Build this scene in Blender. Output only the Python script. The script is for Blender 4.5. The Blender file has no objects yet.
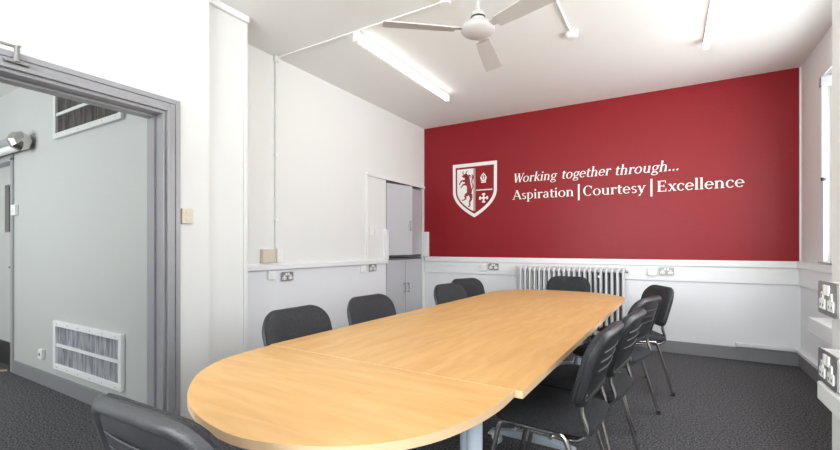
import bpy, bmesh, math, random
from mathutils import Vector, Matrix
random.seed(7)
PI = math.pi
C = bpy.context.scene.collection
S = bpy.context.scene

# ---------------------------------------------------------------- camera
CH = 1.2
YAW = math.atan(248/420)
cam = bpy.data.cameras.new('camera'); co = bpy.data.objects.new('camera', cam); C.objects.link(co)
co.location = (0, 0, CH); co.rotation_euler = (PI/2, 0, YAW)
cam.sensor_width = 36; cam.lens = 18.0; cam.shift_y = 22/840; cam.clip_start = 0.05
S.camera = co
# ---------------------------------------------------------------- world, daylight, exposure
w = bpy.data.worlds.new('sky'); S.world = w; w.use_nodes = True
wb = w.node_tree.nodes['Background']; wb.inputs[0].default_value = (0.90, 0.95, 1.0, 1); wb.inputs[1].default_value = 2.5
S.view_settings.view_transform = 'Standard'; S.view_settings.look = 'None'
S.view_settings.gamma = 1; S.view_settings.use_curve_mapping = False
S.view_settings.exposure = 0.36
def area(name, loc, rot, sx, sy, power, col=(1, 1, 1)):
    l = bpy.data.lights.new(name, 'AREA'); l.shape = 'RECTANGLE'; l.size = sx; l.size_y = sy; l.energy = power; l.color = col
    o = bpy.data.objects.new(name, l); C.objects.link(o); o.location = loc; o.rotation_euler = rot
    return o
DAY = (0.97, 0.985, 1.0)
area('daylight_side_window', (1.75, 3.45, 1.85), (0, PI/2-.05, 0), 1.7, 2.6, 76, DAY)
area('fill_light_rear_side', (1.75, -0.4, 1.85), (0, PI/2+.10, 0), 1.7, 2.2, 14, DAY)  # fill added through an unseen rear opening in the right wall
area('fill_light_back', (-0.85, -2.55, 1.9), (PI/2+.48, 0, 0), 3.2, 1.7, 200, DAY)  # fill added behind the camera, tilted up to lift the ceiling
area('fill_light_corridor', (-5.0, -1.75, 1.7), (PI/2+.1, 0, 0), 2.6, 1.6, 72, DAY)  # fill added to brighten the corridor, its window is unseen

# ---------------------------------------------------------------- materials
def mat(name, col, rough=.5, metal=0, emit=None, es=0, bump=0, bscale=40, var=0, vscale=6, spec=None, coat=0):
    m = bpy.data.materials.new(name); m.use_nodes = True; nt = m.node_tree; b = nt.nodes['Principled BSDF']
    b.inputs['Base Color'].default_value = (*col, 1); b.inputs['Roughness'].default_value = rough; b.inputs['Metallic'].default_value = metal
    if spec is not None: b.inputs['Specular IOR Level'].default_value = spec
    if coat: b.inputs['Coat Weight'].default_value = coat
    if emit: b.inputs['Emission Color'].default_value = (*emit, 1); b.inputs['Emission Strength'].default_value = es
    tc = nt.nodes.new('ShaderNodeTexCoord')
    n = nt.nodes.new('ShaderNodeTexNoise'); n.inputs['Scale'].default_value = vscale; n.inputs['Detail'].default_value = 4
    nt.links.new(tc.outputs['Object'], n.inputs['Vector'])
    if var:
        mx = nt.nodes.new('ShaderNodeMix'); mx.data_type = 'RGBA'
        mx.inputs[6].default_value = (*[c*(1-var) for c in col], 1); mx.inputs[7].default_value = (*[min(1, c*(1+var)) for c in col], 1)
        nt.links.new(n.outputs[0], mx.inputs[0]); nt.links.new(mx.outputs[2], b.inputs['Base Color'])
    if bump:
        n2 = nt.nodes.new('ShaderNodeTexNoise'); n2.inputs['Scale'].default_value = bscale; n2.inputs['Detail'].default_value = 3
        nt.links.new(tc.outputs['Object'], n2.inputs['Vector'])
        bp = nt.nodes.new('ShaderNodeBump'); bp.inputs['Strength'].default_value = bump; bp.inputs['Distance'].default_value = .004
        nt.links.new(n2.outputs[0], bp.inputs['Height']); nt.links.new(bp.outputs[0], b.inputs['Normal'])
    return m
def two_tone(name, c1, c2, scale, stretch=(1, 1, 1), lo=.35, hi=.65, rough=.9, bump=.5, detail=3, coord='Object'):
    m = bpy.data.materials.new(name); m.use_nodes = True; nt = m.node_tree; b = nt.nodes['Principled BSDF']
    b.inputs['Roughness'].default_value = rough
    tc = nt.nodes.new('ShaderNodeTexCoord'); mp = nt.nodes.new('ShaderNodeMapping'); mp.inputs['Scale'].default_value = stretch
    n = nt.nodes.new('ShaderNodeTexNoise'); n.inputs['Scale'].default_value = scale; n.inputs['Detail'].default_value = detail
    r = nt.nodes.new('ShaderNodeValToRGB'); r.color_ramp.elements[0].position = lo; r.color_ramp.elements[1].position = hi
    r.color_ramp.elements[0].color = (*c1, 1); r.color_ramp.elements[1].color = (*c2, 1)
    nt.links.new(tc.outputs[coord], mp.inputs[0]); nt.links.new(mp.outputs[0], n.inputs['Vector'])
    nt.links.new(n.outputs[0], r.inputs[0]); nt.links.new(r.outputs[0], b.inputs['Base Color'])
    if bump:
        bp = nt.nodes.new('ShaderNodeBump'); bp.inputs['Strength'].default_value = bump; bp.inputs['Distance'].default_value = .004
        nt.links.new(n.outputs[0], bp.inputs['Height']); nt.links.new(bp.outputs[0], b.inputs['Normal'])
    return m
def wood(name, stretch):
    m = bpy.data.materials.new(name); m.use_nodes = True; nt = m.node_tree; b = nt.nodes['Principled BSDF']
    b.inputs['Roughness'].default_value = .42
    tc = nt.nodes.new('ShaderNodeTexCoord'); mp = nt.nodes.new('ShaderNodeMapping'); mp.inputs['Scale'].default_value = stretch
    n = nt.nodes.new('ShaderNodeTexNoise'); n.inputs['Scale'].default_value = 3.2; n.inputs['Detail'].default_value = 6; n.inputs['Distortion'].default_value = .6
    r = nt.nodes.new('ShaderNodeValToRGB'); e = r.color_ramp.elements
    e[0].position = .3; e[0].color = (.62, .34, .115, 1); e[1].position = .72; e[1].color = (.735, .45, .185, 1)
    n2 = nt.nodes.new('ShaderNodeTexNoise'); n2.inputs['Scale'].default_value = 30; n2.inputs['Detail'].default_value = 3
    mx = nt.nodes.new('ShaderNodeMix'); mx.data_type = 'RGBA'; mx.blend_type = 'MULTIPLY'
    mm = nt.nodes.new('ShaderNodeMath'); mm.operation = 'MULTIPLY'; mm.inputs[1].default_value = .30
    mx.inputs[7].default_value = (.86, .78, .66, 1)
    nt.links.new(tc.outputs['Object'], mp.inputs[0]); nt.links.new(mp.outputs[0], n.inputs['Vector']); nt.links.new(mp.outputs[0], n2.inputs['Vector'])
    nt.links.new(n.outputs[0], r.inputs[0]); nt.links.new(n2.outputs[0], mm.inputs[0]); nt.links.new(mm.outputs[0], mx.inputs[0])
    nt.links.new(r.outputs[0], mx.inputs[6]); nt.links.new(mx.outputs[2], b.inputs['Base Color'])
    return m
def louvre(name, c1, c2, scale):
    m = bpy.data.materials.new(name); m.use_nodes = True; nt = m.node_tree; b = nt.nodes['Principled BSDF']
    b.inputs['Roughness'].default_value = .7
    tc = nt.nodes.new('ShaderNodeTexCoord'); mp = nt.nodes.new('ShaderNodeMapping'); mp.inputs['Scale'].default_value = (1, 1, .12)
    n = nt.nodes.new('ShaderNodeTexNoise'); n.inputs['Scale'].default_value = scale; n.inputs['Detail'].default_value = 4
    r = nt.nodes.new('ShaderNodeValToRGB'); r.color_ramp.elements[0].position = .38; r.color_ramp.elements[1].position = .62
    r.color_ramp.elements[0].color = (*c1, 1); r.color_ramp.elements[1].color = (*c2, 1)
    nt.links.new(tc.outputs['Object'], mp.inputs[0]); nt.links.new(mp.outputs[0], n.inputs['Vector'])
    nt.links.new(n.outputs[0], r.inputs[0]); nt.links.new(r.outputs[0], b.inputs['Base Color'])
    return m
M = dict(
    wall=mat('white_wall_paint', (.77, .775, .755), .6, bump=.15, bscale=60),
    wall_low=mat('cool_white_dado_paint', (.78, .79, .805), .5, bump=.15, bscale=60),
    ceil=mat('ceiling_paint', (.83, .84, .81), .8, bump=.1, bscale=30),
    red=mat('deep_red_paint', (.25, .009, .014), .42, spec=.28, bump=.35, bscale=35, var=.05, vscale=3),
    trimw=mat('white_gloss_trim', (.80, .805, .81), .3),
    corr=mat('grey_green_corridor_paint', (.50, .515, .495), .42, bump=.3, bscale=40),
    greypaint=mat('grey_gloss_frame_paint', (.33, .33, .345), .35, var=.06, vscale=12),
    greyskirt=mat('grey_skirting_paint', (.235, .235, .245), .45),
    darkskirt=mat('dark_grey_kick_paint', (.035, .03, .03), .4),
    carpet=two_tone('charcoal_flecked_carpet', (.018, .018, .021), (.165, .162, .168), 90, lo=.40, hi=.66, bump=.8, detail=5),
    woodx=wood('beech_laminate_cross_grain', (1, 7, 1)),
    woody=wood('beech_laminate_long_grain', (7, 1, 1)),
    edge=mat('beech_edge_band', (.72, .50, .30), .4),
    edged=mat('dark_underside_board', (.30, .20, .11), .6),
    fabric=two_tone('charcoal_chair_fabric', (.009, .0095, .012), (.042, .043, .048), 220, rough=.95, bump=.4),
    plastic=mat('black_textured_plastic', (.022, .023, .026), .38, bump=.25, bscale=250),
    chrome=mat('chrome_tube', (.62, .60, .57), .16, 1),
    brushed=mat('brushed_steel_plate', (.30, .295, .29), .38, .6),
    legmetal=mat('light_grey_powder_coated_steel', (.42, .47, .54), .4),
    darkmetal=mat('dark_steel', (.05, .05, .05), .4, .6),
    castor=mat('pale_grey_castor_plastic', (.45, .50, .55), .4),
    cabinet=mat('grey_steel_cupboard_paint', (.50, .505, .53), .35),
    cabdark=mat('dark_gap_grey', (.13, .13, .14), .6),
    rad=mat('radiator_enamel', (.66, .665, .67), .35),
    radgap=mat('dark_grey_gap_sheet', (.09, .095, .10), .8),
    cream=mat('cream_switch_plastic', (.66, .60, .47), .4),
    whitepl=mat('white_plastic', (.83, .84, .81), .35),
    greyplug=mat('grey_socket_insert', (.16, .16, .16), .5),
    tube=mat('lit_tube', (1, 1, 1), .4, emit=(1, .985, .95), es=4.6),
    tube_c=mat('lit_corridor_tube', (1, 1, 1), .4, emit=(1, .98, .93), es=2.5),
    fan=mat('fan_grey_enamel', (.54, .52, .50), .45),
    decal=mat('white_vinyl_lettering', (.86, .84, .80), .5),
    decalred=mat('red_vinyl', (.30, .017, .024), .4),
    dust=louvre('dusty_filter_mesh', (.30, .30, .33), (.60, .61, .64), 55),
    ventdark=louvre('grimy_vent_louvres', (.08, .07, .065), (.20, .19, .18), 45),
    glassdark=mat('wired_glass_dark', (.06, .06, .055), .15),
    pinkdoor=mat('cupboard_door_grey', (.50, .505, .53), .18, spec=.8),
    ventframe=mat('pale_grey_vent_paint', (.62, .63, .62), .4),
    scrap=mat('tan_paper', (.45, .30, .18), .8),
    upvc=mat('white_window_frame', (.82, .83, .84), .35),
)
def glass():
    m = bpy.data.materials.new('clear_window_glass'); m.use_nodes = True; nt = m.node_tree; nt.nodes.clear()
    o = nt.nodes.new('ShaderNodeOutputMaterial'); mx = nt.nodes.new('ShaderNodeMixShader'); t = nt.nodes.new('ShaderNodeBsdfTransparent'); g = nt.nodes.new('ShaderNodeBsdfGlossy')
    g.inputs['Roughness'].default_value = .02; mx.inputs[0].default_value = .06
    nt.links.new(t.outputs[0], mx.inputs[1]); nt.links.new(g.outputs[0], mx.inputs[2]); nt.links.new(mx.outputs[0], o.inputs[0])
    return m
M['glass'] = glass()

# ---------------------------------------------------------------- mesh helpers
def arc_pts(p0, c, p1, n=6):      # quadratic bend
    p0, c, p1 = Vector(p0), Vector(c), Vector(p1)
    return [p0*(1-t)**2 + c*2*t*(1-t) + p1*t*t for t in [i/n for i in range(n+1)]]
def bend(pts, r=.04, n=6):        # round the corners of a polyline
    pts = [Vector(p) for p in pts]; out = [pts[0]]
    for i in range(1, len(pts)-1):
        a, b, c = pts[i-1], pts[i], pts[i+1]
        ra = min(r, (a-b).length*.45); rc = min(r, (c-b).length*.45)
        out += arc_pts(b+(a-b).normalized()*ra, b, b+(c-b).normalized()*rc, n)
    return out+[pts[-1]]
class MB:
    def __init__(s): s.bm = bmesh.new()
    def box(s, x0, x1, y0, y1, z0, z1, mtx=None):
        vs = [s.bm.verts.new((x, y, z)) for x in (x0, x1) for y in (y0, y1) for z in (z0, z1)]
        for f in ((0, 1, 3, 2), (4, 6, 7, 5), (0, 4, 5, 1), (2, 3, 7, 6), (0, 2, 6, 4), (1, 5, 7, 3)):
            s.bm.faces.new([vs[i] for i in f])
        if mtx is not None: bmesh.ops.transform(s.bm, matrix=mtx, verts=vs)
        return s
    def tube(s, pts, r, n=10, sx=1, flat=None):
        pts = [Vector(p) for p in pts]; rings = []
        up = None
        for i, p in enumerate(pts):
            t = (pts[min(i+1, len(pts)-1)]-pts[max(i-1, 0)]).normalized()
            if up is None: up = Vector((0, 0, 1)) if abs(t.z) < .9 else Vector((1, 0, 0))
            a = t.cross(up).normalized(); b = a.cross(t).normalized(); up = b
            rr = r[i] if isinstance(r, (list, tuple)) else r
            rings.append([s.bm.verts.new(p+a*(rr*sx*math.cos(2*PI*k/n))+b*(rr*math.sin(2*PI*k/n))) for k in range(n)])
        for i in range(len(rings)-1):
            for k in range(n):
                s.bm.faces.new((rings[i][k], rings[i][(k+1) % n], rings[i+1][(k+1) % n], rings[i+1][k]))
        s.bm.faces.new(rings[0][::-1]); s.bm.faces.new(rings[-1]); return s
    def lathe(s, prof, c=(0, 0, 0), n=32, axis='z'):     # prof: (radius, height)
        c = Vector(c); rings = []
        for r, h in prof:
            ring = []
            for k in range(n):
                a = 2*PI*k/n
                if axis == 'z': v = Vector((r*math.cos(a), r*math.sin(a), h))
                elif axis == 'x': v = Vector((h, r*math.cos(a), r*math.sin(a)))
                else: v = Vector((r*math.cos(a), h, r*math.sin(a)))
                ring.append(s.bm.verts.new(c+v))
            rings.append(ring)
        for i in range(len(rings)-1):
            for k in range(n):
                s.bm.faces.new((rings[i][k], rings[i][(k+1) % n], rings[i+1][(k+1) % n], rings[i+1][k]))
        s.bm.faces.new(rings[0][::-1]); s.bm.faces.new(rings[-1]); return s
    def prism(s, poly, f, d0, d1):     # poly 2D, f(u,v,d)->3D
        a = [s.bm.verts.new(f(u, v, d0)) for u, v in poly]; b = [s.bm.verts.new(f(u, v, d1)) for u, v in poly]
        s.bm.faces.new(a[::-1]); s.bm.faces.new(b); n = len(poly)
        for i in range(n): s.bm.faces.new((a[i], a[(i+1) % n], b[(i+1) % n], b[i]))
        return s
    def rings(s, rs):                  # closed loft with fans at both ends
        vr = [[s.bm.verts.new(p) for p in r] for r in rs]; n = len(vr[0])
        for i in range(len(vr)-1):
            for k in range(n): s.bm.faces.new((vr[i][k], vr[i][(k+1) % n], vr[i+1][(k+1) % n], vr[i+1][k]))
        s.bm.faces.new(vr[0][::-1]); s.bm.faces.new(vr[-1]); return s
    def build(s, name, m, parent=None, smooth=False, bevel=0, seg=2):
        bmesh.ops.recalc_face_normals(s.bm, faces=s.bm.faces[:])
        me = bpy.data.meshes.new(name); s.bm.to_mesh(me); s.bm.free()
        if smooth:
            for p in me.polygons: p.use_smooth = True
        ms = m if isinstance(m, (list, tuple)) else [m]
        for q in ms: me.materials.append(q)
        o = bpy.data.objects.new(name, me); C.objects.link(o)
        if parent: o.parent = parent
        if bevel:
            b = o.modifiers.new('bevel', 'BEVEL'); b.width = bevel; b.segments = seg; b.limit_method = 'ANGLE'; b.angle_limit = .6
        if smooth:
            e = o.modifiers.new('split', 'EDGE_SPLIT'); e.split_angle = math.radians(40)
        return o
def box(name, dims, m, parent=None, bevel=0): return MB().box(*dims).build(name, m, parent, bevel=bevel)
def thing(name, label, cat, loc=(0, 0, 0), rz=0, group=None):
    o = bpy.data.objects.new(name, None); C.objects.link(o); o.location = loc; o.rotation_euler = (0, 0, rz)
    o.empty_display_size = .05
    o['label'] = label; o['category'] = cat
    if group: o['group'] = group
    return o
def tag(o, label, cat, group=None):
    o['label'] = label; o['category'] = cat
    if group: o['group'] = group
    return o
def struct(o): o['kind'] = 'structure'; return o
def copy_tree(o, parent=None):
    c = o.copy(); C.objects.link(c)
    if parent: c.parent = parent
    for ch in list(o.children):
        if ch is not c: copy_tree(ch, c)
    return c

# ---------------------------------------------------------------- room shell
XL, XR, YF, ZC = -3.216, 1.15, 5.578, 3.007
XD, XP = -2.78, -2.86          # door wall face, pillar face
YB = -2.2
struct(box('floor', (-7.2, 1.5, YB-.2, YF+.2, -.1, 0), M['carpet']))
struct(box('ceiling', (XL-.25, XR+.3, YB-.2, YF+.2, ZC, ZC+.12), M['ceil']))
struct(box('ceiling', (-7.2, XL-.25, YB-.2, 1.7, 2.705, 2.8), M['ceil']))
# far wall
struct(box('wall_far', (XL-.25, XR+.3, YF, YF+.2, 0, ZC), M['wall']))
rp = struct(box('wall_far', (XL, XR-.012, YF-.003, YF, 1.056, ZC-.001), M['red'])); rp.name = 'wall_far_red'
rp['label'] = 'deep red painted upper part of the far wall'
struct(box('wall_far_dado', (XL, XR, YF-.004, YF, 0, .985), M['wall_low']))
struct(box('trim_1', (XL+.03, XR, YF-.04, YF, .985, 1.054), M['trimw'], bevel=.006))       # dado ledge
struct(box('trim_2', (XL+.03, XR, YF-.022, YF, .815, .985), M['trimw'], bevel=.004))       # board under the ledge
struct(box('trim_3', (XR-.014, XR, YF-.012, YF, 1.054, ZC), M['trimw']))
# left wall with cupboard alcove y 4.56..5.51
W = MB()
W.box(XL-.25, XL, 2.0, 4.56, 0, ZC); W.box(XL-.25, XL, 4.56, 5.52, 2.09, ZC); W.box(XL-.25, XL, 5.52, YF, 0, ZC)
W.box(XL-.66, XL-.6, 4.4, YF, 0, ZC); W.box(XL-.6, XL-.25, 4.5, 4.56, 0, ZC); W.box(XL-.6, XL-.25, 5.52, 5.578, 0, ZC)
struct(W.build('wall_left', M['wall']))
struct(box('wall_left_dado', (XL, XL+.003, 2.16, 4.56, 0, .985), M['wall_low']))
struct(box('trim_4', (XL, XL+.045, 2.16, 4.555, .985, 1.035), M['trimw'], bevel=.006))
struct(box('trim_5', (XL, XL+.03, 4.13, 5.55, 2.085, 2.12), M['trimw'], bevel=.004))       # lintel bead over the cupboard
struct(box('trim_6', (XL, XL+.016, 4.13, 4.165, 1.035, 2.085), M['trimw'], bevel=.003))
struct(box('trim_7', (XL, XL+.05, 4.505, 4.558, 1.035, 1.43), M['trimw'], bevel=.004))
struct(box('trim_8', (XL, XL+.09, YF-.05, YF-.004, 1.054, 1.43), M['trimw'], bevel=.004))
# pillar and door wall
struct(box('wall_left_pillar', (XL-.2, XP, 1.70, 2.16, 0, ZC), M['wall']))
struct(box('trim_9', (XP, XP+.035, 1.79, 2.16, ZC-.05, ZC), M['trimw'], bevel=.008))
struct(box('trim_10', (XP, XP+.010, 2.125, 2.158, 0, ZC-.05), M['wall'], bevel=.003))
D0, D1, DT = .42, 1.49, 2.07
W = MB(); W.box(-2.95, XD, D1, 1.79, 0, ZC); W.box(-2.95, XD, D0, D1, DT, ZC); W.box(-2.95, XD, YB, D0, 0, ZC)
struct(W.build('wall_left_doorway', M['wall']))
# right wall with its window and an unseen rear one added for light
def wall_x(name, x0, x1, y0, y1, holes, m):
    W = MB(); ys = y0
    for (a, b, z0, z1) in holes:
        W.box(x0, x1, ys, a, 0, ZC); W.box(x0, x1, a, b, 0, z0); W.box(x0, x1, a, b, z1, ZC); ys = b
    W.box(x0, x1, ys, y1, 0, ZC); return struct(W.build(name, m))
wall_x('wall_right', XR, XR+.25, YB, YF, [(-1.5, .8, 1.07, 2.7), (2.2, 4.87, 1.07, 2.68)], M['wall'])
struct(box('wall_right_dado', (XR-.003, XR, 1.82, YF, 0, .985), M['wall_low']))
struct(box('wall_right_pier', (.45, XR, 1.15, 1.82, 0, ZC), M['wall']))
struct(box('trim_11', (XR-.04, XR, 1.82, YF-.04, .985, 1.054), M['trimw'], bevel=.006))
struct(box('trim_12', (XR-.022, XR, 1.82, YF-.022, .815, .985), M['trimw'], bevel=.004))
# back wall behind the camera, with a wide opening added for even light
W = MB(); x0, x1 = -2.95, XR+.25
W.box(x0, -2.3, YB-.2, YB, 0, ZC); W.box(-2.3, .7, YB-.2, YB, 0, 1.0); W.box(-2.3, .7, YB-.2, YB, 2.7, ZC); W.box(.7, x1, YB-.2, YB, 0, ZC)
struct(W.build('wall_back', M['wall']))
# corridor
struct(box('wall_corridor', (-5.43, -2.95, 1.49, 1.70, 0, 2.705), M['corr']))
W = MB(); W.box(-6.32, -5.43, 1.49, 1.70, 2.06, 2.705); W.box(-7.2, -6.32, 1.49, 1.70, 0, 2.705); W.box(-7.2, -5.3, 1.72, 1.8, 0, 2.705)
struct(W.build('wall_corridor_end', M['corr']))
struct(box('wall_corridor_left', (-7.2, -7.0, YB-.2, 1.49, 0, 2.705), M['corr']))
W = MB(); W.box(-7.2, -6.3, YB+.6, YB+.8, 0, 2.705); W.box(-3.7, -2.95, YB+.6, YB+.8, 0, 2.705); W.box(-6.3, -3.7, YB+.6, YB+.8, 0, .9); W.box(-6.3, -3.7, YB+.6, YB+.8, 2.5, 2.705)
struct(W.build('wall_corridor_back', M['corr']))
struct(box('wall_corridor_side', (-2.958, -2.95, YB, D0, 0, 2.705), M['corr']))
# windows
def window(n, axis, pos, a, b, z0, z1, bars):
    o = bpy.data.objects.new('window_%d' % n, None); C.objects.link(o); struct(o)
    F = MB(); t = .05
    def bx(u0, u1, v0, v1, d0=-.03, d1=.03):
        if axis == 'x': F.box(pos+d0, pos+d1, u0, u1, v0, v1)
        else: F.box(u0, u1, pos+d0, pos+d1, v0, v1)
    bx(a, b, z0, z0+t); bx(a, b, z1-t, z1); bx(a, a+t, z0+t, z1-t); bx(b-t, b, z0+t, z1-t)
    for k in range(1, bars): u = a+(b-a)*k/bars; bx(u-.025, u+.025, z0+t, z1-t)
    
    F.build('window_frame', M['upvc'], o)
    if axis == 'x': box('window_glass', (pos-.003, pos+.003, a+t, b-t, z0+t, z1-t), M['glass'], o)
    else: box('window_glass', (a+t, b-t, pos-.003, pos+.003, z0+t, z1-t), M['glass'], o)
window(1, 'x', XR+.08, 2.2, 4.87, 1.07, 2.68, 4)
window(2, 'x', XR+.08, -1.5, .8, 1.07, 2.7, 3)  # unseen window added to let in more light
window(3, 'y', YB-.1, -2.3, .7, 1.0, 2.7, 4)  # unseen back window added for even room light
window(4, 'y', YB+.7, -6.3, -3.7, .9, 2.5, 4)  # unseen corridor window added to admit the corridor fill
struct(box('trim_13', (XR-.03, XR+.05, 2.2, 4.90, 1.058, 1.074), M['greypaint']))
# baseboards
struct(box('baseboard_far', (XL, XR, YF-.02, YF, 0, .135), M['greyskirt'], bevel=.004))
struct(box('baseboard_left', (XL, XL+.02, 2.16, 4.56, 0, .135), M['greyskirt'], bevel=.004))
struct(box('baseboard_right', (XR-.02, XR, 1.82, YF-.02, 0, .135), M['greyskirt'], bevel=.004))
struct(box('baseboard_corridor', (-5.40, -2.97, 1.472, 1.49, 0, .12), M['greyskirt'], bevel=.004))

# door frame (architrave, stepped lining) of the doorway into the room
df = bpy.data.objects.new('door_1', None); C.objects.link(df); struct(df)
A = MB()
aw, outer = .085, None
for (o0, o1, th) in ((0, .02, .030), (.02, .055, .018), (.055, aw, .026)):
    A.box(XD, XD+th, D1+o0, D1+o1, 0, DT+o1); A.box(XD, XD+th, D0-o1, D1+o0, DT+o0, DT+o1); A.box(XD, XD+th, D0-o1, D0-o0, 0, DT+o0)
A.build('architrave', M['greypaint'], df, bevel=.003)
A = MB()
A.box(-2.965, XD+.008, D1-.018, D1, 0, DT); A.box(-2.965, XD+.008, D0, D0+.018, 0, DT); A.box(-2.965, XD+.008, D0+.018, D1-.018, DT-.018, DT)
A.build('door_lining', M['greypaint'], df, bevel=.002)
A = MB()
A.box(-2.93, -2.855, D1-.032, D1-.018, 0, DT-.018); A.box(-2.93, -2.855, D0+.018, D0+.032, 0, DT-.018); A.box(-2.93, -2.855, D0+.032, D1-.032, DT-.032, DT-.018)
A.build('door_stop', M['greypaint'], df, bevel=.002)
A = MB(); A.box(-2.988, -2.95, D1, D1+.004, 0, DT+.05); A.box(-2.985, -2.962, D0-.08, D1, DT-.002, DT+.09)
A.build('corridor_architrave', M['greypaint'], df)
# open door leaf swung into the room, left of the frame
box('door_leaf', (XD+.035, XD+.035+1.0, D0-.05, D0-.006, .01, DT-.03), M['greypaint'], df, bevel=.003)
# closer bracket and arm over the door head
dc = thing('door_closer', 'metal door closer arm and bracket above the open grey doorway', 'door closer', (XD+.032, .765, 2.108))
MB().box(-.006, .014, -.045, .05, -.012, .006).build('mounting_plate', M['brushed'], dc, bevel=.002)
MB().tube([(.01, 0, -.005), (.012, 0, .03), (.012, 0, .075)], [.016, .011, .011], 12).build('bracket', M['brushed'], dc, smooth=True)
MB().lathe([(.004, .07), (.017, .073), (.017, .10), (.004, .105)], (.012, 0, 0), 16).build('pivot_knob', M['whitepl'], dc, smooth=True)
MB().box(.004, .02, -.40, .0, .062, .072).build('arm', M['brushed'], dc, bevel=.002)

# corridor door in its frame
cd = bpy.data.objects.new('door_2', None); C.objects.link(cd); struct(cd)
A = MB(); A.box(-5.455, -5.40, 1.475, 1.69, 0, 2.06); A.box(-6.38, -6.30, 1.475, 1.69, 0, 2.06); A.box(-6.38, -5.40, 1.475, 1.69, 2.03, 2.10)
A.build('door_frame', M['greypaint'], cd, bevel=.004)
A = MB(); A.box(-6.30, -5.86, 1.56, 1.60, .01, 2.03); A.box(-5.64, -5.455, 1.56, 1.60, .01, 2.03); A.box(-5.86, -5.64, 1.56, 1.60, .01, 1.35); A.box(-5.86, -5.64, 1.56, 1.60, 1.83, 2.03)
dl = A.build('door_leaf', M['corr'], cd)
box('vision_panel', (-5.86, -5.64, 1.575, 1.585, 1.35, 1.83), M['glassdark'], dl)
A = MB(); A.box(-5.88, -5.62, 1.545, 1.56, 1.33, 1.35); A.box(-5.88, -5.62, 1.545, 1.56, 1.83, 1.85); A.box(-5.88, -5.86, 1.545, 1.56, 1.35, 1.83); A.box(-5.64, -5.62, 1.545, 1.56, 1.35, 1.83)
A.build('panel_bead', M['corr'], dl)
box('kick_plate', (-6.30, -5.457, 1.55, 1.56, .01, .23), M['darkskirt'], dl)
MB().tube([(-5.52, 1.56, 1.0), (-5.52, 1.51, 1.0), (-5.60, 1.51, 1.0)], .009, 8).build('door_handle', M['darkmetal'], dl)

# ---------------------------------------------------------------- corridor fittings
def vent(name, label, z0, z1, fm, lm, mull):
    x0, x1 = -4.43, -3.29
    t = thing(name, label, 'vent', ((x0+x1)/2, 1.49, z0)); w_ = (x1-x0)/2; h_ = z1-z0
    A = MB(); b = .045
    A.box(-w_, w_, -.028, -.001, 0, b); A.box(-w_, w_, -.028, -.001, h_-b, h_); A.box(-w_, -w_+b, -.028, -.001, b, h_-b); A.box(w_-b, w_, -.028, -.001, b, h_-b)
    A.build('vent_frame', fm, t, bevel=.004)
    A = MB(); A.box(-w_+b, w_-b, -.02, -.004, h_/2-.012, h_/2+.012)
    if mull: A.box(.10, .13, -.02, -.004, h_/2+.012, h_-b)
    A.build('vent_bar', fm, t)
    A = MB(); n = 60
    A.box(-w_+b, w_-b, -.004, -.001, b, h_-b)
    for k in range(n): u = -w_+b+(2*(w_-b))*(k+.5)/n; A.box(u-.003, u+.003, -.012, -.004, b, h_-b)
    A.build('vent_slats', lm, t)
    for k in range(6):
        u = -w_+.08+(2*w_-.16)*k/5
        for v in (.022, h_-.022): MB().lathe([(.005, -.030), (.005, -.027)], (u, 0, v), 8, 'y').build('screw', M['greypaint'], t)
    return t
vent('wall_vent', 'dark grimy vent grille high on corridor wall above the doorway light', 2.10, 2.50, M['ventframe'], M['ventdark'], True)
vent('wall_vent', 'white framed dusty vent grille low on the corridor wall near the floor', .185, .587, M['trimw'], M['dust'], False)
cl = thing('corridor_light', 'tube light with chrome end cap above the corridor door', 'light fitting', (-4.90, 1.49, 2.14))
MB().box(-1.25, -.10, -.085, -.001, .005, .075).build('light_body', M['greypaint'], cl, bevel=.01)
MB().tube([(-1.25, -.06, -.03), (-.10, -.06, -.03)], .034, 14).build('lit_tube', M['whitepl'], cl, smooth=True)
MB().lathe([(.02, -.13), (.062, -.12), (.085, -.07), (.085, -.02), (.062, .03), (.02, .045)], (0, -.088, 0), 8, 'x').build('end_cap', M['chrome'], cl)
sw = thing('wall_switch', 'white switch beside the corridor door frame', 'switch', (-5.335, 1.49, 1.50))
MB().box(-.055, .05, -.03, -.001, 0, .10).build('switch_box', M['whitepl'], sw, bevel=.005)
MB().box(-.012, .012, -.036, -.03, .035, .065).build('rocker', M['whitepl'], sw)
so = thing('wall_socket', 'small white telephone socket low on corridor wall left of the vent', 'socket', (-4.70, 1.49, .225))
MB().box(-.035, .035, -.03, -.001, 0, .085).build('socket_box', M['whitepl'], so, bevel=.005)
MB().box(-.012, .012, -.033, -.03, .03, .055).build('socket_port', M['greyplug'], so)
A = MB(); A.prism([(-.06, -.02), (-.01, -.03), (.05, -.012), (.06, .02), (0, .03), (-.04, .016)], lambda u, v, d: (-5.56+u, 1.45+v, d+.006*math.sin(u*60)), .001, .006)
tag(A.build('paper_scrap', M['scrap']), 'tan paper scrap on the corridor carpet beside the door', 'litter')

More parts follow.
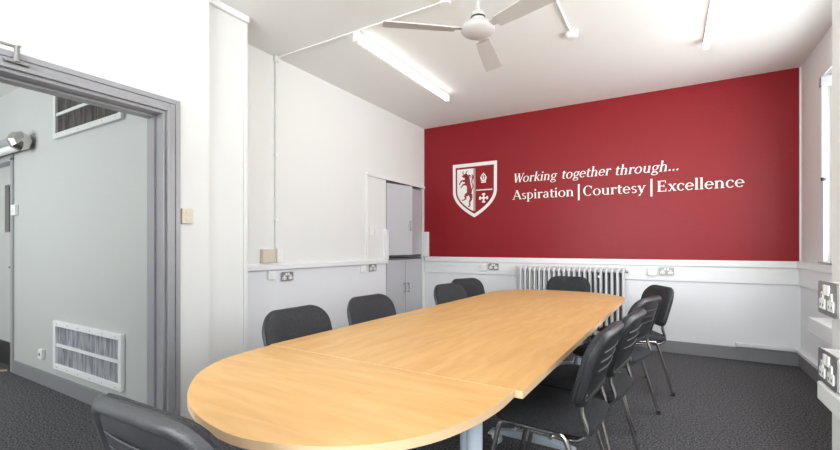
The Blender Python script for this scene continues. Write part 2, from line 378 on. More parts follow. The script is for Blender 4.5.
# ---------------------------------------------------------------- switches and sockets of the room
# built in a local frame: x along the wall, y out of the wall = negative y, z up
def rocker_switch(label, m, loc, rz, w_, h_, gangs=1, d=.022, group=None, name='light_switch'):
    t = thing(name, label, 'switch', loc, rz, group)
    MB().box(-w_/2, w_/2, -d, -.001, 0, h_).build('switch_plate', m, t, bevel=.004)
    for k in range(gangs):
        zc = h_*(k+.5)/gangs; MB().box(-.014, .014, -d-.004, -d, zc-.012, zc+.012).build('rocker', m, t, bevel=.001)
    return t
def double_socket(label, loc, rz, group=None, w_=.15, h_=.088, d=.02, flip=1):
    t = thing('double_socket', label, 'socket', loc, rz, group)
    MB().box(-w_/2+.006, w_/2-.006, -d, -.001, .004, h_-.004).build('back_box', M['whitepl'], t)
    A = MB(); pts = []
    for (cx, cz, a0) in ((w_/2-.014, h_-.014, 0), (-w_/2+.014, h_-.014, 90), (-w_/2+.014, .014, 180), (w_/2-.014, .014, 270)):
        for k in range(5): a = math.radians(a0+k*22.5); pts.append((cx+.014*math.cos(a), cz+.014*math.sin(a)))
    A.prism(pts, lambda u, v, dd: (u, dd, v), -d-.005, -d); A.build('socket_plate', M['brushed'], t)
    for s in (-1, 1):
        A = MB(); c = s*.038                      # white T-shaped insert: earth slot above, two pins below
        A.box(c-.010, c+.010, -d-.008, -d-.005, h_*.46, h_*.68); A.box(c-.024, c+.024, -d-.008, -d-.005, h_*.16, h_*.46)
        ins = A.build('pin_insert', M['whitepl'], t)
        A = MB()
        for q in (-.012, .012): A.box(c+q-.004, c+q+.004, -d-.0085, -d-.008, h_*.24, h_*.32)
        A.box(c-.002, c+.002, -d-.0085, -d-.008, h_*.50, h_*.62); A.build('pin_holes', M['greyplug'], ins)
        MB().box(s*.014-.010, s*.014+.010, -d-.009, -d-.005, h_*.60, h_*.90).build('rocker', M['whitepl'], t)
    return t
RL = PI/2        # on the left wall facing +x
# left wall
rocker_switch('cream light switch just right of the grey doorway frame', M['cream'], (XD, 1.625, 1.355), RL, .075, .10, 2)
rocker_switch('square cream fan control box on white wall above ledge', M['cream'], (XL, 2.64, 1.055), RL, .145, .125, 1, .04, name='fan_control_box')
rocker_switch('small white switch box at the foot of the wall conduit', M['whitepl'], (XL, 2.772, 1.055), RL, .07, .13, 1, .035)
rocker_switch('white blank box under the ledge left of the nearer steel socket', M['whitepl'], (XL, 2.685, .895), RL, .09, .08, 1, .03, name='junction_box')
double_socket('steel double socket under ledge below the wall conduit', (XL, 2.865, .87), RL)
rocker_switch('white blank box under ledge nearer the grey cupboard', M['whitepl'], (XL, 4.05, .895), RL, .09, .08, 1, .03, name='junction_box')
double_socket('steel double socket under the ledge beside the grey cupboard', (XL, 4.24, .895), RL)
for k, (y, lb) in enumerate(((4.235, 'left one of two white switches on panel beside cupboard'), (4.335, 'right one of two white switches on panel beside cupboard'))):
    rocker_switch(lb, M['whitepl'], (XL, y, 1.35), RL, .08, .10, 1, .014, group='white switches beside the cupboard')
# far wall
rocker_switch('white blank box on far wall left of the radiator', M['whitepl'], (-2.23, YF-.022, .868), 0, .08, .09, 1, .025, name='junction_box')
double_socket('steel double socket on the far wall left of the radiator', (-2.085, YF-.022, .885), 0)
rocker_switch('white blank box on far wall right of the radiator', M['whitepl'], (-.155, YF-.022, .868), 0, .09, .09, 1, .03, name='junction_box')
double_socket('steel double socket on the far wall right of the radiator', (-.015, YF-.022, .880), 0)
# pier sockets on the near right, facing -x
double_socket('upper steel double socket on the near right white pier', (.45, 1.661, 1.000), -PI/2, d=.045, w_=.17, h_=.098)
double_socket('lower steel double socket on near right pier above trunking', (.45, 1.661, .795), -PI/2, d=.045, w_=.17, h_=.098)
tag(MB().box(.395, .45, 1.2, 1.735, .735, .79).build('trunking', M['whitepl'], bevel=.004), 'white trunking box below the lower socket on the near right pier', 'trunking')
tag(MB().box(.90, XR-.004, 1.821, 4.17, .565, .68).build('boxed_shelf', M['trimw'], bevel=.006), 'white boxed shelf along the right wall under the window', 'shelf')
# hanging blind rod at the window
t = thing('blind_rod', 'white hanging rod with grey bracket at the right hand window', 'blind rod', (1.10, 4.66, 0))
MB().box(-.02, .10, -.02, .03, 2.52, 2.60).build('bracket', M['greypaint'], t, bevel=.004)
MB().tube([(0, 0, 2.53), (0, 0, 1.77)], .014, 12).build('rod', M['whitepl'], t, smooth=True)
MB().tube([(0, 0, 1.77), (0, 0, 1.745)], .017, 12).build('end_stop', M['darkmetal'], t, smooth=True)
# pipework boxes low on the far and right wall
tag(MB().box(.62, XR-.022, YF-.055, YF-.004, .15, .188).build('pipe_trunking', M['trimw'], bevel=.006), 'white trunking along the far wall above the grey skirting at right', 'trunking')
tag(MB().box(XR-.055, XR-.003, 1.83, YF-.06, .15, .188).build('pipe_trunking', M['trimw'], bevel=.006), 'white trunking low on the right wall above its skirting', 'trunking')
# wall and ceiling conduit
t = thing('conduit', 'thin white conduit running down left wall and across the ceiling', 'conduit', (0, 0, 0))
MB().tube([(XL+.012, 2.737, 1.185), (XL+.012, 2.737, ZC-.03)], .009, 8).build('wall_conduit', M['wall'], t, smooth=True)
MB().tube([(XL+.012, 2.737, ZC-.014), (-1.40, 2.737, ZC-.010)], .006, 8).build('ceiling_conduit', M['ceil'], t, smooth=True)
for z in (1.457, 2.074): MB().box(XL, XL+.026, 2.718, 2.756, z-.01, z+.01).build('clip', M['whitepl'], t)
MB().box(XL, XL+.04, 2.71, 2.765, ZC-.05, ZC).build('elbow_box', M['whitepl'], t, bevel=.008)
MB().lathe([(.035, 0), (.042, -.006), (.042, -.028), (.036, -.034)], (-1.40, 2.737, ZC), 20).build('junction_box', M['whitepl'], t, smooth=True)
t = thing('ceiling_sensor', 'round white detector on the ceiling with its feed conduit', 'detector', (-.70, 3.70, ZC))
MB().lathe([(.05, 0), (.052, -.03), (.04, -.045), (.015, -.05)], (0, 0, 0), 24).build('sensor_head', M['whitepl'], t, smooth=True)
MB().tube([(0, -.04, -.012), (0, -4.0, -.012)], .008, 8).build('feed_conduit', M['ceil'], t, smooth=True)
# tube lights
def tube_light(label, x, y0, y1):
    t = thing('ceiling_tube_light', label, 'ceiling light', (x, (y0+y1)/2, ZC), 0, 'ceiling tube lights'); L = (y1-y0)/2
    MB().box(-.022, .022, -L, L, -.035, -.001).build('batten', M['whitepl'], t, bevel=.004)
    MB().tube([(0, -L+.03, -.062), (0, L-.03, -.062)], .021, 14).build('lit_tube', M['tube'], t, smooth=True)
    for s in (-1, 1): MB().box(-.024, .024, s*L-.018, s*L+.018, -.088, -.001).build('end_cap', M['whitepl'], t, bevel=.006)
tube_light('lit ceiling tube light over the left side of the table', -2.245, 2.76, 4.44)
tube_light('lit ceiling tube light at right over the open floor', .285, 2.75, 4.42)
tube_light('added fill tube light behind camera on the door side', -1.7, -1.9, -.2)  # unseen tube added to even out the room light
tube_light('added fill tube light behind camera on the window side', .1, -1.6, .1)  # second unseen tube, added as fill
# ceiling fan
FX, FY, FZ = -1.05, 2.51, 2.575
t = thing('ceiling_fan', 'white three blade ceiling fan hanging over the table', 'fan', (FX, FY, ZC))
dz = FZ-ZC
MB().lathe([(.07, 0), (.068, -.03), (.02, -.07)], (0, 0, 0), 24).build('canopy', M['fan'], t, smooth=True)
MB().tube([(0, 0, -.05), (0, 0, dz+.10)], .013, 12).build('rod', M['fan'], t, smooth=True)
mo = MB().lathe([(.02, .135), (.042, .125), (.045, .075), (.03, .065), (.06, .055), (.098, .045), (.108, .030), (.108, .012), (.100, .002), (.078, -.012), (.045, -.022), (.005, -.026)], (0, 0, dz), 36).build('motor', M['fan'], t, smooth=True)
MB().lathe([(.044, .10), (.047, .099), (.047, .09), (.044, .089)], (0, 0, dz), 24).build('collar_ring', M['darkmetal'], mo, smooth=True)
for a in (218.8, 101, 341):
    R = Matrix.Rotation(math.radians(a), 4, 'Z')
    A = MB(); P = Matrix.Rotation(math.radians(-13), 4, 'X')
    poly = [(.15, -.045), (.30, -.055), (.60, -.064), (.61, -.055), (.61, .055), (.60, .064), (.30, .055), (.15, .045)]
    A.prism(poly, lambda u, v, d: R @ P @ Vector((u, v, d)) + Vector((0, 0, dz+.012)), -.004, .004)
    bl = A.build('blade', M['fan'], t)
    A = MB(); A.prism([(.09, -.02), (.20, -.03), (.20, .03), (.09, .02)], lambda u, v, d: R @ P @ Vector((u, v, d)) + Vector((0, 0, dz+.012)), .004, .009)
    A.build('blade_arm', M['fan'], bl)

# ---------------------------------------------------------------- cupboards in the alcove
def cupboard(name, label, z0, z1, ajar):
    t = thing(name, label, 'cupboard', (XL-.02, 5.04, z0)); h_ = z1-z0; hw = .475
    A = MB(); A.box(-.5, 0, -hw, -hw+.02, 0, h_); A.box(-.5, 0, hw-.02, hw, 0, h_); A.box(-.5, 0, -hw+.02, hw-.02, 0, .02); A.box(-.5, 0, -hw+.02, hw-.02, h_-.025, h_); A.box(-.5, -.48, -hw+.02, hw-.02, .02, h_-.025)
    A.build('carcass', M['cabdark'], t)
    for s in (-1, 1):
        d = bpy.data.objects.new('d', None)
        A = MB(); A.box(0, .02, 0, s*(hw-.018), 0, h_-.055)
        dr = A.build('door', M['cabinet'] if s < 0 else M['pinkdoor'], t, bevel=.002)
        dr.location = (.002, -s*0 + s*-1*0 + (-(hw-.014) if s < 0 else (hw-.014)), .03)
        # doors are built from the hinge towards the middle
        for v in dr.data.vertices: v.co.y = -v.co.y
        if s < 0: dr.rotation_euler = (0, 0, -math.radians(ajar))
        hz = (h_-.055)*(.42 if z0 > .5 else .60); yy = (hw-.018)-.045
        HB = MB().tube(bend([(.02, -s*yy, hz-.06), (.05, -s*yy, hz-.06), (.05, -s*yy, hz+.06), (.02, -s*yy, hz+.06)], .015), .006, 8).build('door_handle', M['brushed'], dr, smooth=True)
    return t
cupboard('wall_cupboard', 'upper grey steel cupboard in the alcove, left door ajar', 1.06, 2.075, 17)
cupboard('base_cupboard', 'lower grey steel cupboard standing on the floor in alcove', 0.0, 1.045, 0)

# ---------------------------------------------------------------- radiator
t = thing('radiator', 'white column radiator on far wall behind the end chair', 'radiator', (-1.055, YF-.13, 0))
n = 21; pit = .0605; w0 = -(n-1)*pit/2
for k in range(n):
    x = w0+k*pit; A = MB()
    for y in (-.055, .045):
        A.tube([(x, y, .17), (x, y, .90)], .0125, 10)
    pts = [(x, -.055, .885), (x, -.055, .915), (x, -.02, .94), (x, .02, .94), (x, .045, .915), (x, .045, .885)]
    A.tube(pts, [.013, .018, .02, .02, .018, .013], 10)
    pts = [(x, -.055, .19), (x, -.055, .16), (x, -.02, .14), (x, .02, .14), (x, .045, .16), (x, .045, .19)]
    A.tube(pts, [.013, .018, .02, .02, .018, .013], 10)
    if k in (2, n-3): A.tube([(x, 0, .14), (x, 0, 0)], .018, 10)
    A.build('radiator_column', M['rad'], t, smooth=True)
for z in (.915, .16): MB().tube([(w0-.01, 0, z), (-w0+.01, 0, z)], .022, 12).build('header_pipe', M['rad'], t, smooth=True)
A = MB(); A.tube(bend([(w0-.01, 0, .90), (w0-.07, 0, .90), (w0-.07, 0, 0)], .03), .011, 10); A.build('feed_pipe', M['rad'], t, smooth=True)
A = MB(); A.lathe([(.01, 0), (.022, .01), (.022, .045), (.012, .055)], (w0-.07, -.0, .90), 14); A.build('valve', M['cream'], t, smooth=True)
A = MB(); A.tube([(-w0+.01, 0, .91), (-w0+.05, 0, .91)], .014, 10); A.build('bleed_plug', M['brushed'], t, smooth=True)
A = MB(); A.tube(bend([(-w0+.01, 0, .16), (-w0+.06, 0, .16), (-w0+.06, 0, 0)], .03), .011, 10); A.build('return_pipe', M['rad'], t, smooth=True)
A = MB(); A.box(-.62+.02, .60, .095, .107, .13, .93); A.build('dark_gap_sheet', M['radgap'], t)  # dark sheet added behind the columns so the gaps read dark
A = MB(); A.box(.335, .36, -.075, .105, .835, .86); A.build('wall_bracket', M['whitepl'], t)

# ---------------------------------------------------------------- painted lettering and crest
class Glyphs:                 # serif letters drawn as thick and thin strokes
    def __init__(s, x, z, h, slant, wx): s.x, s.z, s.h, s.sl, s.wx = x, z, h, slant, wx; s.q = []
    def P(s, p): u, v = p; return (s.x+(u*s.wx+v*s.sl)*s.h, s.z+v*s.h)
    def poly(s, pts): s.q.append([s.P(p) for p in pts])
    def line(s, x0, y0, x1, y1, w):
        w /= 2; s.poly([(x0-w, y0), (x0+w, y0), (x1+w, y1), (x1-w, y1)])
    def hbar(s, x0, x1, y, t): s.poly([(x0, y-t/2), (x1, y-t/2), (x1, y+t/2), (x0, y+t/2)])
    def serif(s, x, y, w=.22): 
        t = .05; y0 = y if y < .01 else y-t
        s.poly([(x-w/2, y0), (x+w/2, y0), (x+w/2, y0+t), (x-w/2, y0+t)])
    def arc(s, cx, cy, rx, ry, a0, a1, T=.13, th=.055, n=12):
        po, pi = [], []
        for k in range(n+1):
            a = math.radians(a0+(a1-a0)*k/n); ww = th+(T-th)*abs(math.cos(a))**1.5
            po.append((cx+rx*math.cos(a), cy+ry*math.sin(a))); pi.append((cx+(rx-ww)*math.cos(a), cy+(ry-ww*.9)*math.sin(a)))
        for k in range(n): s.poly([po[k], po[k+1], pi[k+1], pi[k]])
    def dot(s, x, y, r=.085):
        s.poly([(x+r*math.cos(k*PI/4), y+r*math.sin(k*PI/4)) for k in range(8)])
XH, T, TH = .66, .14, .06
def glyph(g, ch, x):
    q = Glyphs.__dict__
    L = lambda x0, y0, x1, y1, w: g.line(x+x0, y0, x+x1, y1, w)
    Ar = lambda cx, cy, rx, ry, a0, a1, **k: g.arc(x+cx, cy, rx, ry, a0, a1, **k)
    Se = lambda x0, y, w=.24: g.serif(x+x0, y, w)
    if ch == 'A': L(.10, 0, .42, 1, TH); L(.76, 0, .42, 1, .16); g.hbar(x+.22, x+.62, .33, .055); Se(.10, 0); Se(.76, 0); return .86
    if ch == 'C': Ar(.42, .5, .40, .52, 48, 312, T=.16); L(.70, .66, .70, .94, .05); return .80
    if ch == 'E': L(.18, 0, .18, 1, .16); g.hbar(x+.06, x+.64, .972, .056); g.hbar(x+.06, x+.68, .028, .056); g.hbar(x+.2, x+.52, .51, .055); L(.62, .76, .62, 1, .05); L(.66, 0, .66, .26, .05); L(.52, .4, .52, .62, .045); return .78
    if ch == 'W': L(.16, 1, .38, 0, .15); L(.38, 0, .60, 1, TH); L(.56, 1, .80, 0, .15); L(.80, 0, 1.04, 1, TH); Se(.16, 1); Se(.58, 1); Se(1.03, 1, .2); return 1.08
    if ch == 'a': Ar(.28, .46, .22, .21, 0, 160, T=.12); L(.44, .08, .44, .48, .13); Ar(.28, .19, .24, .20, 20, 340, T=.13); L(.46, .03, .56, .06, .09); return .60
    if ch == 'c': Ar(.30, .33, .28, .345, 50, 315); g.dot(x+.46, .52, .06); return .56
    if ch == 'e': Ar(.31, .33, .29, .345, 0, 318); g.hbar(x+.10, x+.57, .355, .055); return .62
    if ch == 'o': Ar(.33, .33, .31, .345, 0, 360, n=20); return .68
    if ch == 'g': Ar(.30, .42, .25, .25, 0, 360, n=16, T=.12); Ar(.32, -.13, .28, .16, 0, 360, n=16, T=.09); L(.14, .0, .20, .2, .09); g.hbar(x+.12, x+.48, .03, .09); g.hbar(x+.44, x+.62, .62, .07); return .62
    if ch == 'h': L(.16, 0, .16, 1.04, T); Se(.16, 0); Ar(.36, .40, .23, .27, 0, 130, T=.13); L(.525, 0, .525, .42, T); Se(.53, 0); Se(.11, 1.04, .14); return .72
    if ch == 'n': L(.16, 0, .16, .66, T); Se(.16, 0); Ar(.36, .40, .23, .27, 0, 130, T=.13); L(.525, 0, .525, .42, T); Se(.53, 0); Se(.11, .66, .14); return .72
    if ch == 'i': L(.15, 0, .15, .66, T); Se(.15, 0); Se(.10, .66, .14); g.dot(x+.15, .90); return .33
    if ch == 'l': L(.15, 0, .15, 1.04, T); Se(.15, 0); Se(.10, 1.04, .14); return .33
    if ch == 'k': L(.16, 0, .16, 1.04, T); Se(.16, 0); L(.2, .26, .48, .64, TH); L(.30, .38, .56, 0, .15); Se(.56, 0, .2); Se(.48, .66, .18); return .66
    if ch == 'p': L(.16, -.30, .16, .66, T); Se(.16, -.30); Ar(.32, .33, .30, .345, -120, 130); Se(.11, .66, .14); return .68
    if ch == 'r': L(.16, 0, .16, .66, T); Se(.16, 0); Ar(.36, .42, .20, .25, 60, 140, T=.13); g.dot(x+.43, .58, .07); Se(.11, .66, .14); return .50
    if ch == 's': Ar(.25, .49, .19, .18, 30, 270, T=.12); Ar(.25, .175, .20, .185, -150, 90, T=.13); return .48
    if ch == 't': L(.19, .10, .19, .84, T); Ar(.30, .15, .175, .16, 180, 310, T=.12); g.hbar(x+.04, x+.42, .63, .06); return .44
    if ch == 'u': L(.16, .24, .16, .66, T); Ar(.34, .26, .25, .27, 180, 310, T=.13); L(.53, 0, .53, .66, T); Se(.11, .66, .14); Se(.48, .66, .14); Se(.57, 0, .14); return .72
    if ch == 'x': L(.14, .66, .50, 0, .15); L(.12, 0, .50, .66, TH); Se(.12, 0, .2); Se(.5, 0, .2); Se(.13, .66, .2); Se(.5, .66, .2); return .62
    if ch == 'y': L(.14, .66, .34, .02, .15); L(.20, -.26, .54, .66, TH); g.dot(x+.17, -.23, .075); Se(.13, .66, .2); Se(.53, .66, .2); return .64
    if ch == '.': g.dot(x+.14, .08, .085); return .30
    return .32
def word(name, text, x, z, h, slant=0, parent=None, x_end=None):
    def lay(wx):
        g = Glyphs(x, z, h, slant, wx); u = 0
        for ch in text: u += glyph(g, ch, u)
        return g, u
    g, u = lay(1)
    wx = (x_end-x)/(u*h) if x_end else 1
    g, u = lay(wx)
    A = MB()
    for k, p in enumerate(g.q): A.prism(p, lambda a, b, d: (a, d, b), YF-.0066-.00002*(k % 7), YF-.0038)
    return A.build(name, M['decal'], parent)
t = thing('motto_lettering', 'white italic line Working together through... on the red wall', 'wall lettering', (0, 0, 0))
h1 = .119
word('word_working', 'Working', -1.825, 2.076, h1, .18, t, x_end=-1.245)
word('word_together', 'together', -1.185, 2.075, h1, .18, t, x_end=-.605)
word('word_through', 'through...', -.560, 2.068, h1, .18, t, x_end=.110)
t = thing('values_lettering', 'white line Aspiration, Courtesy, Excellence below the italic line', 'wall lettering', (0, 0, 0))
h2 = .124
word('word_aspiration', 'Aspiration', -1.825, 1.845, h2, 0, t, x_end=-1.022)
word('word_courtesy', 'Courtesy', -.918, 1.840, h2, 0, t, x_end=-.222)
word('word_excellence', 'Excellence', -.113, 1.838, h2, 0, t, x_end=.70)
for xx in (-.968, -.166): MB().box(xx-.010, xx+.010, YF-.0066, YF-.0038, 1.788, 1.992).build('divider_bar', M['decal'], t)

# crest
t = thing('wall_crest', 'white and red school shield crest painted on the red wall', 'crest', (-2.388, YF-.003, 2.02))
def shield(s):
    w_, top = .34*s, .385*s
    pts = [(-w_, top), (w_, top)]
    for k in range(1, 13):
        a = k/12; pts.append((w_*(1-a**2.1), (.0-.395*a)*s))
    left = [(-x, y) for x, y in pts[2:-1]][::-1]
    return pts+left
def fl(u, v, d): return (u, -d, v)
A = MB(); o_, i_ = shield(1.0), shield(.87); nn = len(o_)
for k in range(nn):
    j = (k+1) % nn; A.prism([o_[k], o_[j], i_[j], i_[k]], fl, .0005, .003)
A.build('shield_border', M['decal'], t)
hf = [p for p in shield(.80) if p[0] < -.0001]
A = MB(); low = min(shield(.80), key=lambda p: p[1])
A.prism([(-.012, low[1]+.012)]+hf[1:]+[hf[0], (-.012, .385*.80)], fl, .0005, .0022)
A.build('white_field', M['decal'], t)
MB().box(.004, .012, -.003, -.0005, -.30, .305).build('centre_line', M['decal'], t)
MB().box(.03, .272, -.003, -.0005, -.017, -.003).build('cross_line', M['decal'], t)
# rearing beast in profile, facing left
A = MB()
def blob(pts): A.prism(pts, fl, .0024, .0034)
def limb(pts, w_):
    for k in range(len(pts)-1):
        p, q = Vector(pts[k]), Vector(pts[k+1]); n_ = Vector((-(q-p).y, (q-p).x)).normalized(); a, b = w_[k]/2, w_[k+1]/2
        blob([tuple(p-n_*a), tuple(q-n_*b), tuple(q+n_*b), tuple(p+n_*a)])
blob([(-.145, .205), (-.105, .22), (-.075, .205), (-.07, .16), (-.06, .10), (-.045, .03), (-.035, -.03), (-.055, -.075), (-.095, -.065), (-.115, -.02), (-.115, .05), (-.14, .10), (-.15, .15)])   # trunk and neck
blob([(-.195, .205), (-.165, .235), (-.12, .245), (-.10, .22), (-.12, .18), (-.165, .18)])          # head
limb([(-.17, .235), (-.185, .262), (-.165, .285)], [.014, .012, .004]); limb([(-.135, .24), (-.12, .27), (-.095, .28)], [.014, .012, .004])
limb([(-.13, .13), (-.19, .145), (-.225, .115), (-.235, .085)], [.035, .025, .016, .018])           # forelegs
limb([(-.12, .09), (-.175, .085), (-.20, .05), (-.215, .045)], [.035, .022, .016, .02])
limb([(-.09, -.05), (-.145, -.075), (-.13, -.12), (-.175, -.145), (-.195, -.135)], [.06, .038, .022, .016, .018])     # hind legs
limb([(-.06, -.06), (-.045, -.12), (-.075, -.175), (-.065, -.225), (-.095, -.24)], [.06, .042, .024, .018, .022])
limb([(-.045, -.01), (-.02, .05), (-.04, .12), (-.02, .19), (-.035, .225)], [.018, .014, .014, .026, .006])       # tail
limb([(-.09, .22), (-.05, .20), (-.055, .17)], [.02, .012, .008])
A.build('rearing_beast', M['decalred'], t)
# mitre
A = MB()
A.prism([(.105, .09), (.175, .09), (.175, .108), (.105, .108)], fl, .0005, .003)
A.prism([(.108, .114), (.172, .114), (.19, .165), (.178, .185), (.165, .17), (.155, .13), (.125, .13), (.115, .17), (.102, .185), (.09, .165)], fl, .0005, .003)
A.prism([(.14, .232), (.178, .19), (.165, .182), (.14, .212), (.115, .182), (.102, .19)], fl, .0005, .003)
A.prism([(.14, .20), (.150, .175), (.146, .135), (.134, .135), (.130, .175)], fl, .0005, .003)
A.build('mitre', M['decal'], t)
A = MB(); c = (.142, -.125)
for k in range(4):
    a = k*PI/2; ca, sa = math.cos(a), math.sin(a)
    rr = lambda u, v: (c[0]+u*ca-v*sa, c[1]+u*sa+v*ca)
    A.prism([rr(.018, -.010), rr(.045, -.012), rr(.045, -.028), rr(.068, -.018), rr(.068, .018), rr(.045, .028), rr(.045, .012), rr(.018, .010)], fl, .0005, .003)
A.box(c[0]-.018, c[0]+.018, -.003, -.0005, c[1]-.018, c[1]+.018)
A.build('cross', M['decal'], t)

# ---------------------------------------------------------------- tables (in one rotated frame)
TA = -math.radians(1.4); ZT = .73; TH_ = .025
def tw(x, y): return (x*math.cos(TA)-y*math.sin(TA), x*math.sin(TA)+y*math.cos(TA))
def castor(parent, x, y):
    c = MB(); c.lathe([(.008, -.016), (.027, -.014), (.029, 0), (.027, .014), (.008, .016)], (x+.012, y, .029), 18, 'y')
    o = c.build('castor', M['castor'], parent, smooth=True)
    A = MB(); A.box(x-.016, x+.03, y-.02, y-.017, .03, .062); A.box(x-.016, x+.03, y+.017, y+.02, .03, .062); A.box(x-.016, x+.03, y-.02, y+.02, .056, .066)
    A.box(x-.045, x-.016, y-.013, y+.013, .05, .058); A.build('brake_lever', M['whitepl'], o)
def desk(name, label, outline, cx, cy, wm, legs, group):
    lx, ly = tw(cx, cy); t = thing(name, label, 'table', (lx, ly, 0), TA, group)
    A = MB(); rel = [(x-cx, y-cy) for x, y in outline]
    A.prism(rel, lambda u, v, d: (u, v, d), ZT-TH_, ZT)
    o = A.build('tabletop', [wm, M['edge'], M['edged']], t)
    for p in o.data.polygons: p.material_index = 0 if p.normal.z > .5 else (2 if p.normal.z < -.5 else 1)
    xs = []
    for (lx_, ly_, f0, f1) in legs:          # post x,y and the span of its foot along x
        px, py = lx_-cx, ly_-cy; xs.append((px, py))
        lg = MB().tube([(px, py, .085), (px, py, ZT-TH_-.03)], .026, 18).build('leg', M['legmetal'], t, smooth=True)
        A = MB(); a, b_ = f0-cx, f1-cx
        A.prism([(a, .066), (b_, .066), (b_, .082), (px+.05, .115), (px-.05, .115), (a, .082)], lambda u, v, d: (u, py+d, v), -.025, .025)
        A.build('foot_bar', M['legmetal'], lg, bevel=.006)
        castor(lg, a+.03, py); castor(lg, b_-.03, py)
        MB().box(max(px-.20, a), min(px+.20, b_), py-.03, py+.03, ZT-TH_-.03, ZT-TH_-.0005).build('top_bracket', M['darkmetal'], lg)
    (ax, ay), (bx_, by) = xs
    if abs(ay-by) > .1: MB().box(ax-.015, ax+.015, ay, by, ZT-TH_-.075, ZT-TH_-.035).build('cross_beam', M['legmetal'], t)
    else: MB().box(ax, bx_, ay-.015, ay+.015, ZT-TH_-.075, ZT-TH_-.035).build('cross_beam', M['legmetal'], t)
    return t
XA, XM, XB = -1.685, -1.0625, -.440
def rect(x0, x1, y0, y1): return [(x0, y0), (x1, y0), (x1, y1), (x0, y1)]
def dend(y_in, y_out, x0, x1, ex=2.35):
    cx, rx, ry = (x0+x1)/2, (x1-x0)/2, y_out-y_in; pts = []; st = .16*(1 if ry > 0 else -1)
    pts.append((x1, y_in))
    for k in range(0, 41):
        a = PI*k/40; c_, s_ = math.cos(a), math.sin(a)
        pts.append((cx+rx*math.copysign(abs(c_)**(2/ex), c_), y_in+st+(ry-st)*abs(s_)**(2/ex)))
    pts.append((x0, y_in))
    if ry > 0: return pts
    return pts[::-1]
G = 'beech conference tables pushed together'
g = .0008
def smooth_pts(P, m=4):
    out = []
    for i in range(len(P)-1):
        p0, p1, p2, p3 = P[max(i-1, 0)], P[i], P[i+1], P[min(i+2, len(P)-1)]
        for k in range(m):
            t = k/m; out.append(tuple(.5*(2*b+(c-a)*t+(2*a-5*b+4*c-d)*t*t+(3*b-a-3*c+d)*t**3) for a, b, c, d in zip(p0, p1, p2, p3)))
    return out+[P[-1]]
near_end = smooth_pts([(-1.672, 1.333), (-1.662, 1.204), (-1.628, 1.045), (-1.535, .897), (-1.402, .785), (-1.290, .718), (-1.177, .675), (-1.050, .648), (-.920, .645), (-.780, .688), (-.670, .75), (-.585, .835), (-.524, .937), (-.487, 1.06), (-.468, 1.2), (-.468, 1.333)])
nd = desk('rounded_end_table', 'near beech table with rounded end closest to the camera', near_end, -1.076, 1.0, M['woodx'], [(-1.53, 1.22, -1.58, -1.10), (-.565, 1.235, -1.0, -.52)], G)
MB().box(-.594, .606, .3335, .3365, ZT-.020, ZT-.0012).build('joint_shade_strip', M['cabdark'], nd)  # dark strip set in the joint as painted shade of the gap
desk('rectangular_table', 'near left straight beech table by the nearer left chairs', rect(XA, XM-g, 1.337, 2.645), (XA+XM)/2, 2.0, M['woody'], [(-1.30, 1.56, -1.62, -1.13), (-1.30, 2.43, -1.62, -1.13)], G)
desk('rectangular_table', 'near right straight beech table beside the nearest right chair', rect(XM+g, XB, 1.337, 2.645), (XB+XM)/2, 2.0, M['woody'], [(-.75, 1.56, -1.0, -.50), (-.75, 2.43, -1.0, -.50)], G)
desk('rectangular_table', 'far left straight beech table by the farther left chairs', rect(XA, XM-g, 2.645+.0002, 3.955), (XA+XM)/2, 3.3, M['woody'], [(-1.30, 2.93, -1.62, -1.13), (-1.30, 3.71, -1.62, -1.13)], G)
desk('rectangular_table', 'far right straight beech table beside the farther right chairs', rect(XM+g, XB, 2.645+.0002, 3.955), (XB+XM)/2, 3.3, M['woody'], [(-.75, 2.93, -1.0, -.50), (-.75, 3.71, -1.0, -.50)], G)
desk('rounded_end_table', 'far beech table with rounded end nearest the radiator', dend(3.955+g, 4.66, XA, XB+.01), -1.06, 4.3, M['woodx'], [(-1.24, 4.16, -1.42, -1.08), (-.82, 4.16, -1.04, -.66)], G)

# ---------------------------------------------------------------- chairs (local: faces +y)
def outline(hw0, hw1, h_, r0, r1, n=7):      # bottom half width, top half width, height, bottom / top corner radius; centred on height/2
    P = []
    def corner(cx, cy, r, a0):
        for k in range(n+1): a = math.radians(a0+90*k/n); P.append((cx+r*math.cos(a), cy+r*math.sin(a)))
    corner(hw0-r0, -h_/2+r0, r0, -90); corner(hw1-r1, h_/2-r1, r1, 0); corner(-hw1+r1, h_/2-r1, r1, 90); corner(-hw0+r0, -h_/2+r0, r0, 180)
    return P
def inset(P, s): 
    mx = max(abs(p[0]) for p in P); my = max(abs(p[1]) for p in P)
    return [(u*(mx-s)/mx, v*(my-s)/my) for u, v in P]
def bk(u, v, d):          # backrest surface: u across, v from its middle upwards, d forward
    zc = .702; th = math.radians(16)
    y = -.228+d; cur = .55*u*u
    v += .010*(1-(u/.235)**2)*max(0, v)/.16
    return Vector((u, y-v*math.sin(th)+cur-.25*max(0, v-.05)**2, zc+v*math.cos(th)+d*math.sin(th)))
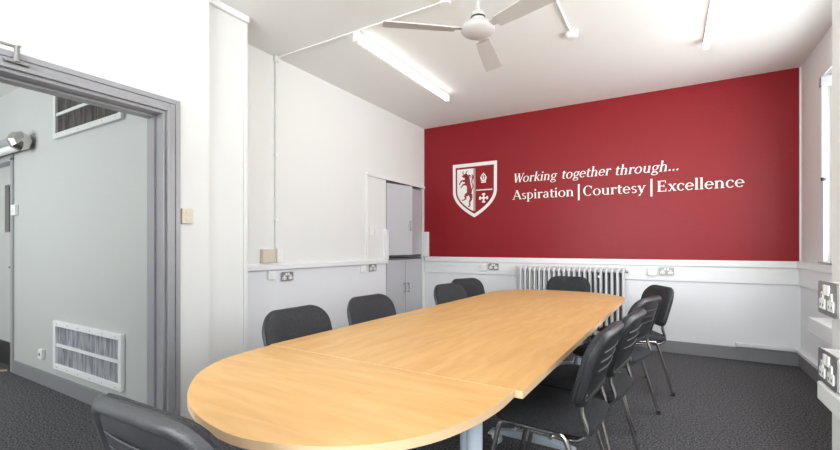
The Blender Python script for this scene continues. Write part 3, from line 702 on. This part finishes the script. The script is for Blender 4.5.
def make_chair(label):
    t = thing('conference_chair', label, 'chair', (0, 0, 0), 0, 'black stacking conference chairs')
    # seat pad
    P = outline(.215, .235, .43, .07, .09)
    rs = []
    for s_, z in ((.12, .428), (.02, .43), (.0, .438), (0, .458), (.012, .472), (.05, .484), (.12, .489), (.19, .489)):
        rs.append([Vector((u, v+.0, z-.06*max(0, v-.12)**1.3)) for u, v in inset(P, s_)])
    MB().rings(rs).build('seat', M['fabric'], t, smooth=True)
    rs = [[Vector((u, v, z)) for u, v in inset(P, s_)] for s_, z in ((.14, .412), (.03, .414), (.012, .428), (.05, .4285))]
    MB().rings(rs).build('seat_pan', M['plastic'], t, smooth=True)
    # back pad
    P = outline(.236, .236, .318, .045, .105)
    rs = []
    for s_, d in ((.10, .006), (.012, .004), (.004, .010), (.004, .020), (.016, .032), (.05, .040), (.10, .043), (.15, .043)):
        rs.append([bk(u, v, d) for u, v in inset(P, s_)])
    br = MB().rings(rs).build('backrest', M['fabric'], t, smooth=True)
    # plastic shell with recessed centre
    Q = outline(.234, .235, .315, .05, .108)
    rs = []
    for s_, d in ((.10, .005), (.015, .005), (.0, .012), (-.004, .004), (.0, -.008), (.006, -.015), (.016, -.019), (.024, -.017), (.032, -.009), (.09, -.010), (.14, -.011)):
        rs.append([bk(u, v, d) for u, v in inset(Q, s_)])
    sh = MB().rings(rs).build('back_shell', M['plastic'], t, smooth=True)
    A = MB()
    for v in (.075, .035, -.005):
        A.tube([bk(u/10*.15, v, -.0125) for u in range(-10, 11)], .003, 6)
    A.build('shell_rib', M['plastic'], sh, smooth=True)
    for s in (-1, 1):
        x = s*.208
        # side frame: rail with splayed legs
        rail = MB().tube([(x, .125, .428), (x, -.065, .428)], .0115, 10, sx=1.0).build('seat_rail', M['chrome'], t, smooth=True)
        MB().tube(bend([(x+s*.030, .262, .012), (x+s*.004, .172, .428), (x, .125, .428)], .05, 6), .0115, 10).build('leg', M['chrome'], t, smooth=True)
        MB().tube(bend([(x+s*.030, -.228, .012), (x+s*.004, -.112, .428), (x, -.065, .428)], .05, 6), .0115, 10).build('leg', M['chrome'], t, smooth=True)
        for y in (.2635, -.2295): MB().tube([(x+s*.030, y, 0), (x+s*.028, y, .03)], .014, 10).build('foot_cap', M['plastic'], t, smooth=True)
        a = bk(s*.185, -.10, -.004); b_ = bk(s*.185, -.17, -.004)
        MB().tube(bend([a, b_, (s*.185, -.20, .45), (s*.185, -.16, .404), (s*.185, .04, .404)], .05, 6), .0105, 10).build('back_upright', M['chrome'], t, smooth=True)
    for y in (.10, -.05):
        MB().tube([(-.208, y, .402), (.208, y, .402)], .009, 8).build('cross_tube', M['chrome'], t, smooth=True)
    return t
spots = [
    (-1.53, 1.645, -90, 'nearest black conference chair on the left side of the table'),
    (-1.54, 2.31, -93, 'second black conference chair along the left side, before white wall'),
    (-1.49, 3.40, -99, 'third black conference chair on left side, overlapping the fourth one'),
    (-1.635, 4.02, -111, 'farthest left black conference chair, turned at the far rounded corner'),
    (-.975, 4.735, 180, 'black conference chair at the table end in front of radiator'),
    (-.46, 2.00, 86, 'nearest black conference chair on right side, whole chrome frame showing'),
    (-.395, 2.495, 83, 'second black conference chair on right side, behind the nearest'),
    (-.345, 3.30, 74, 'third black conference chair on right side, back ribs showing'),
    (-.275, 4.06, 116, 'farthest right black conference chair, turned to show its front'),
    (-.978, .72, 1, 'black chair at near table end, seen from behind at bottom left'),
]
proto = make_chair(spots[0][3])
for i, (x, y, a, lb) in enumerate(spots):
    o = proto if i == 0 else copy_tree(proto)
    o.location = (x, y, 0); o.rotation_euler = (0, 0, math.radians(a)); o['label'] = lb
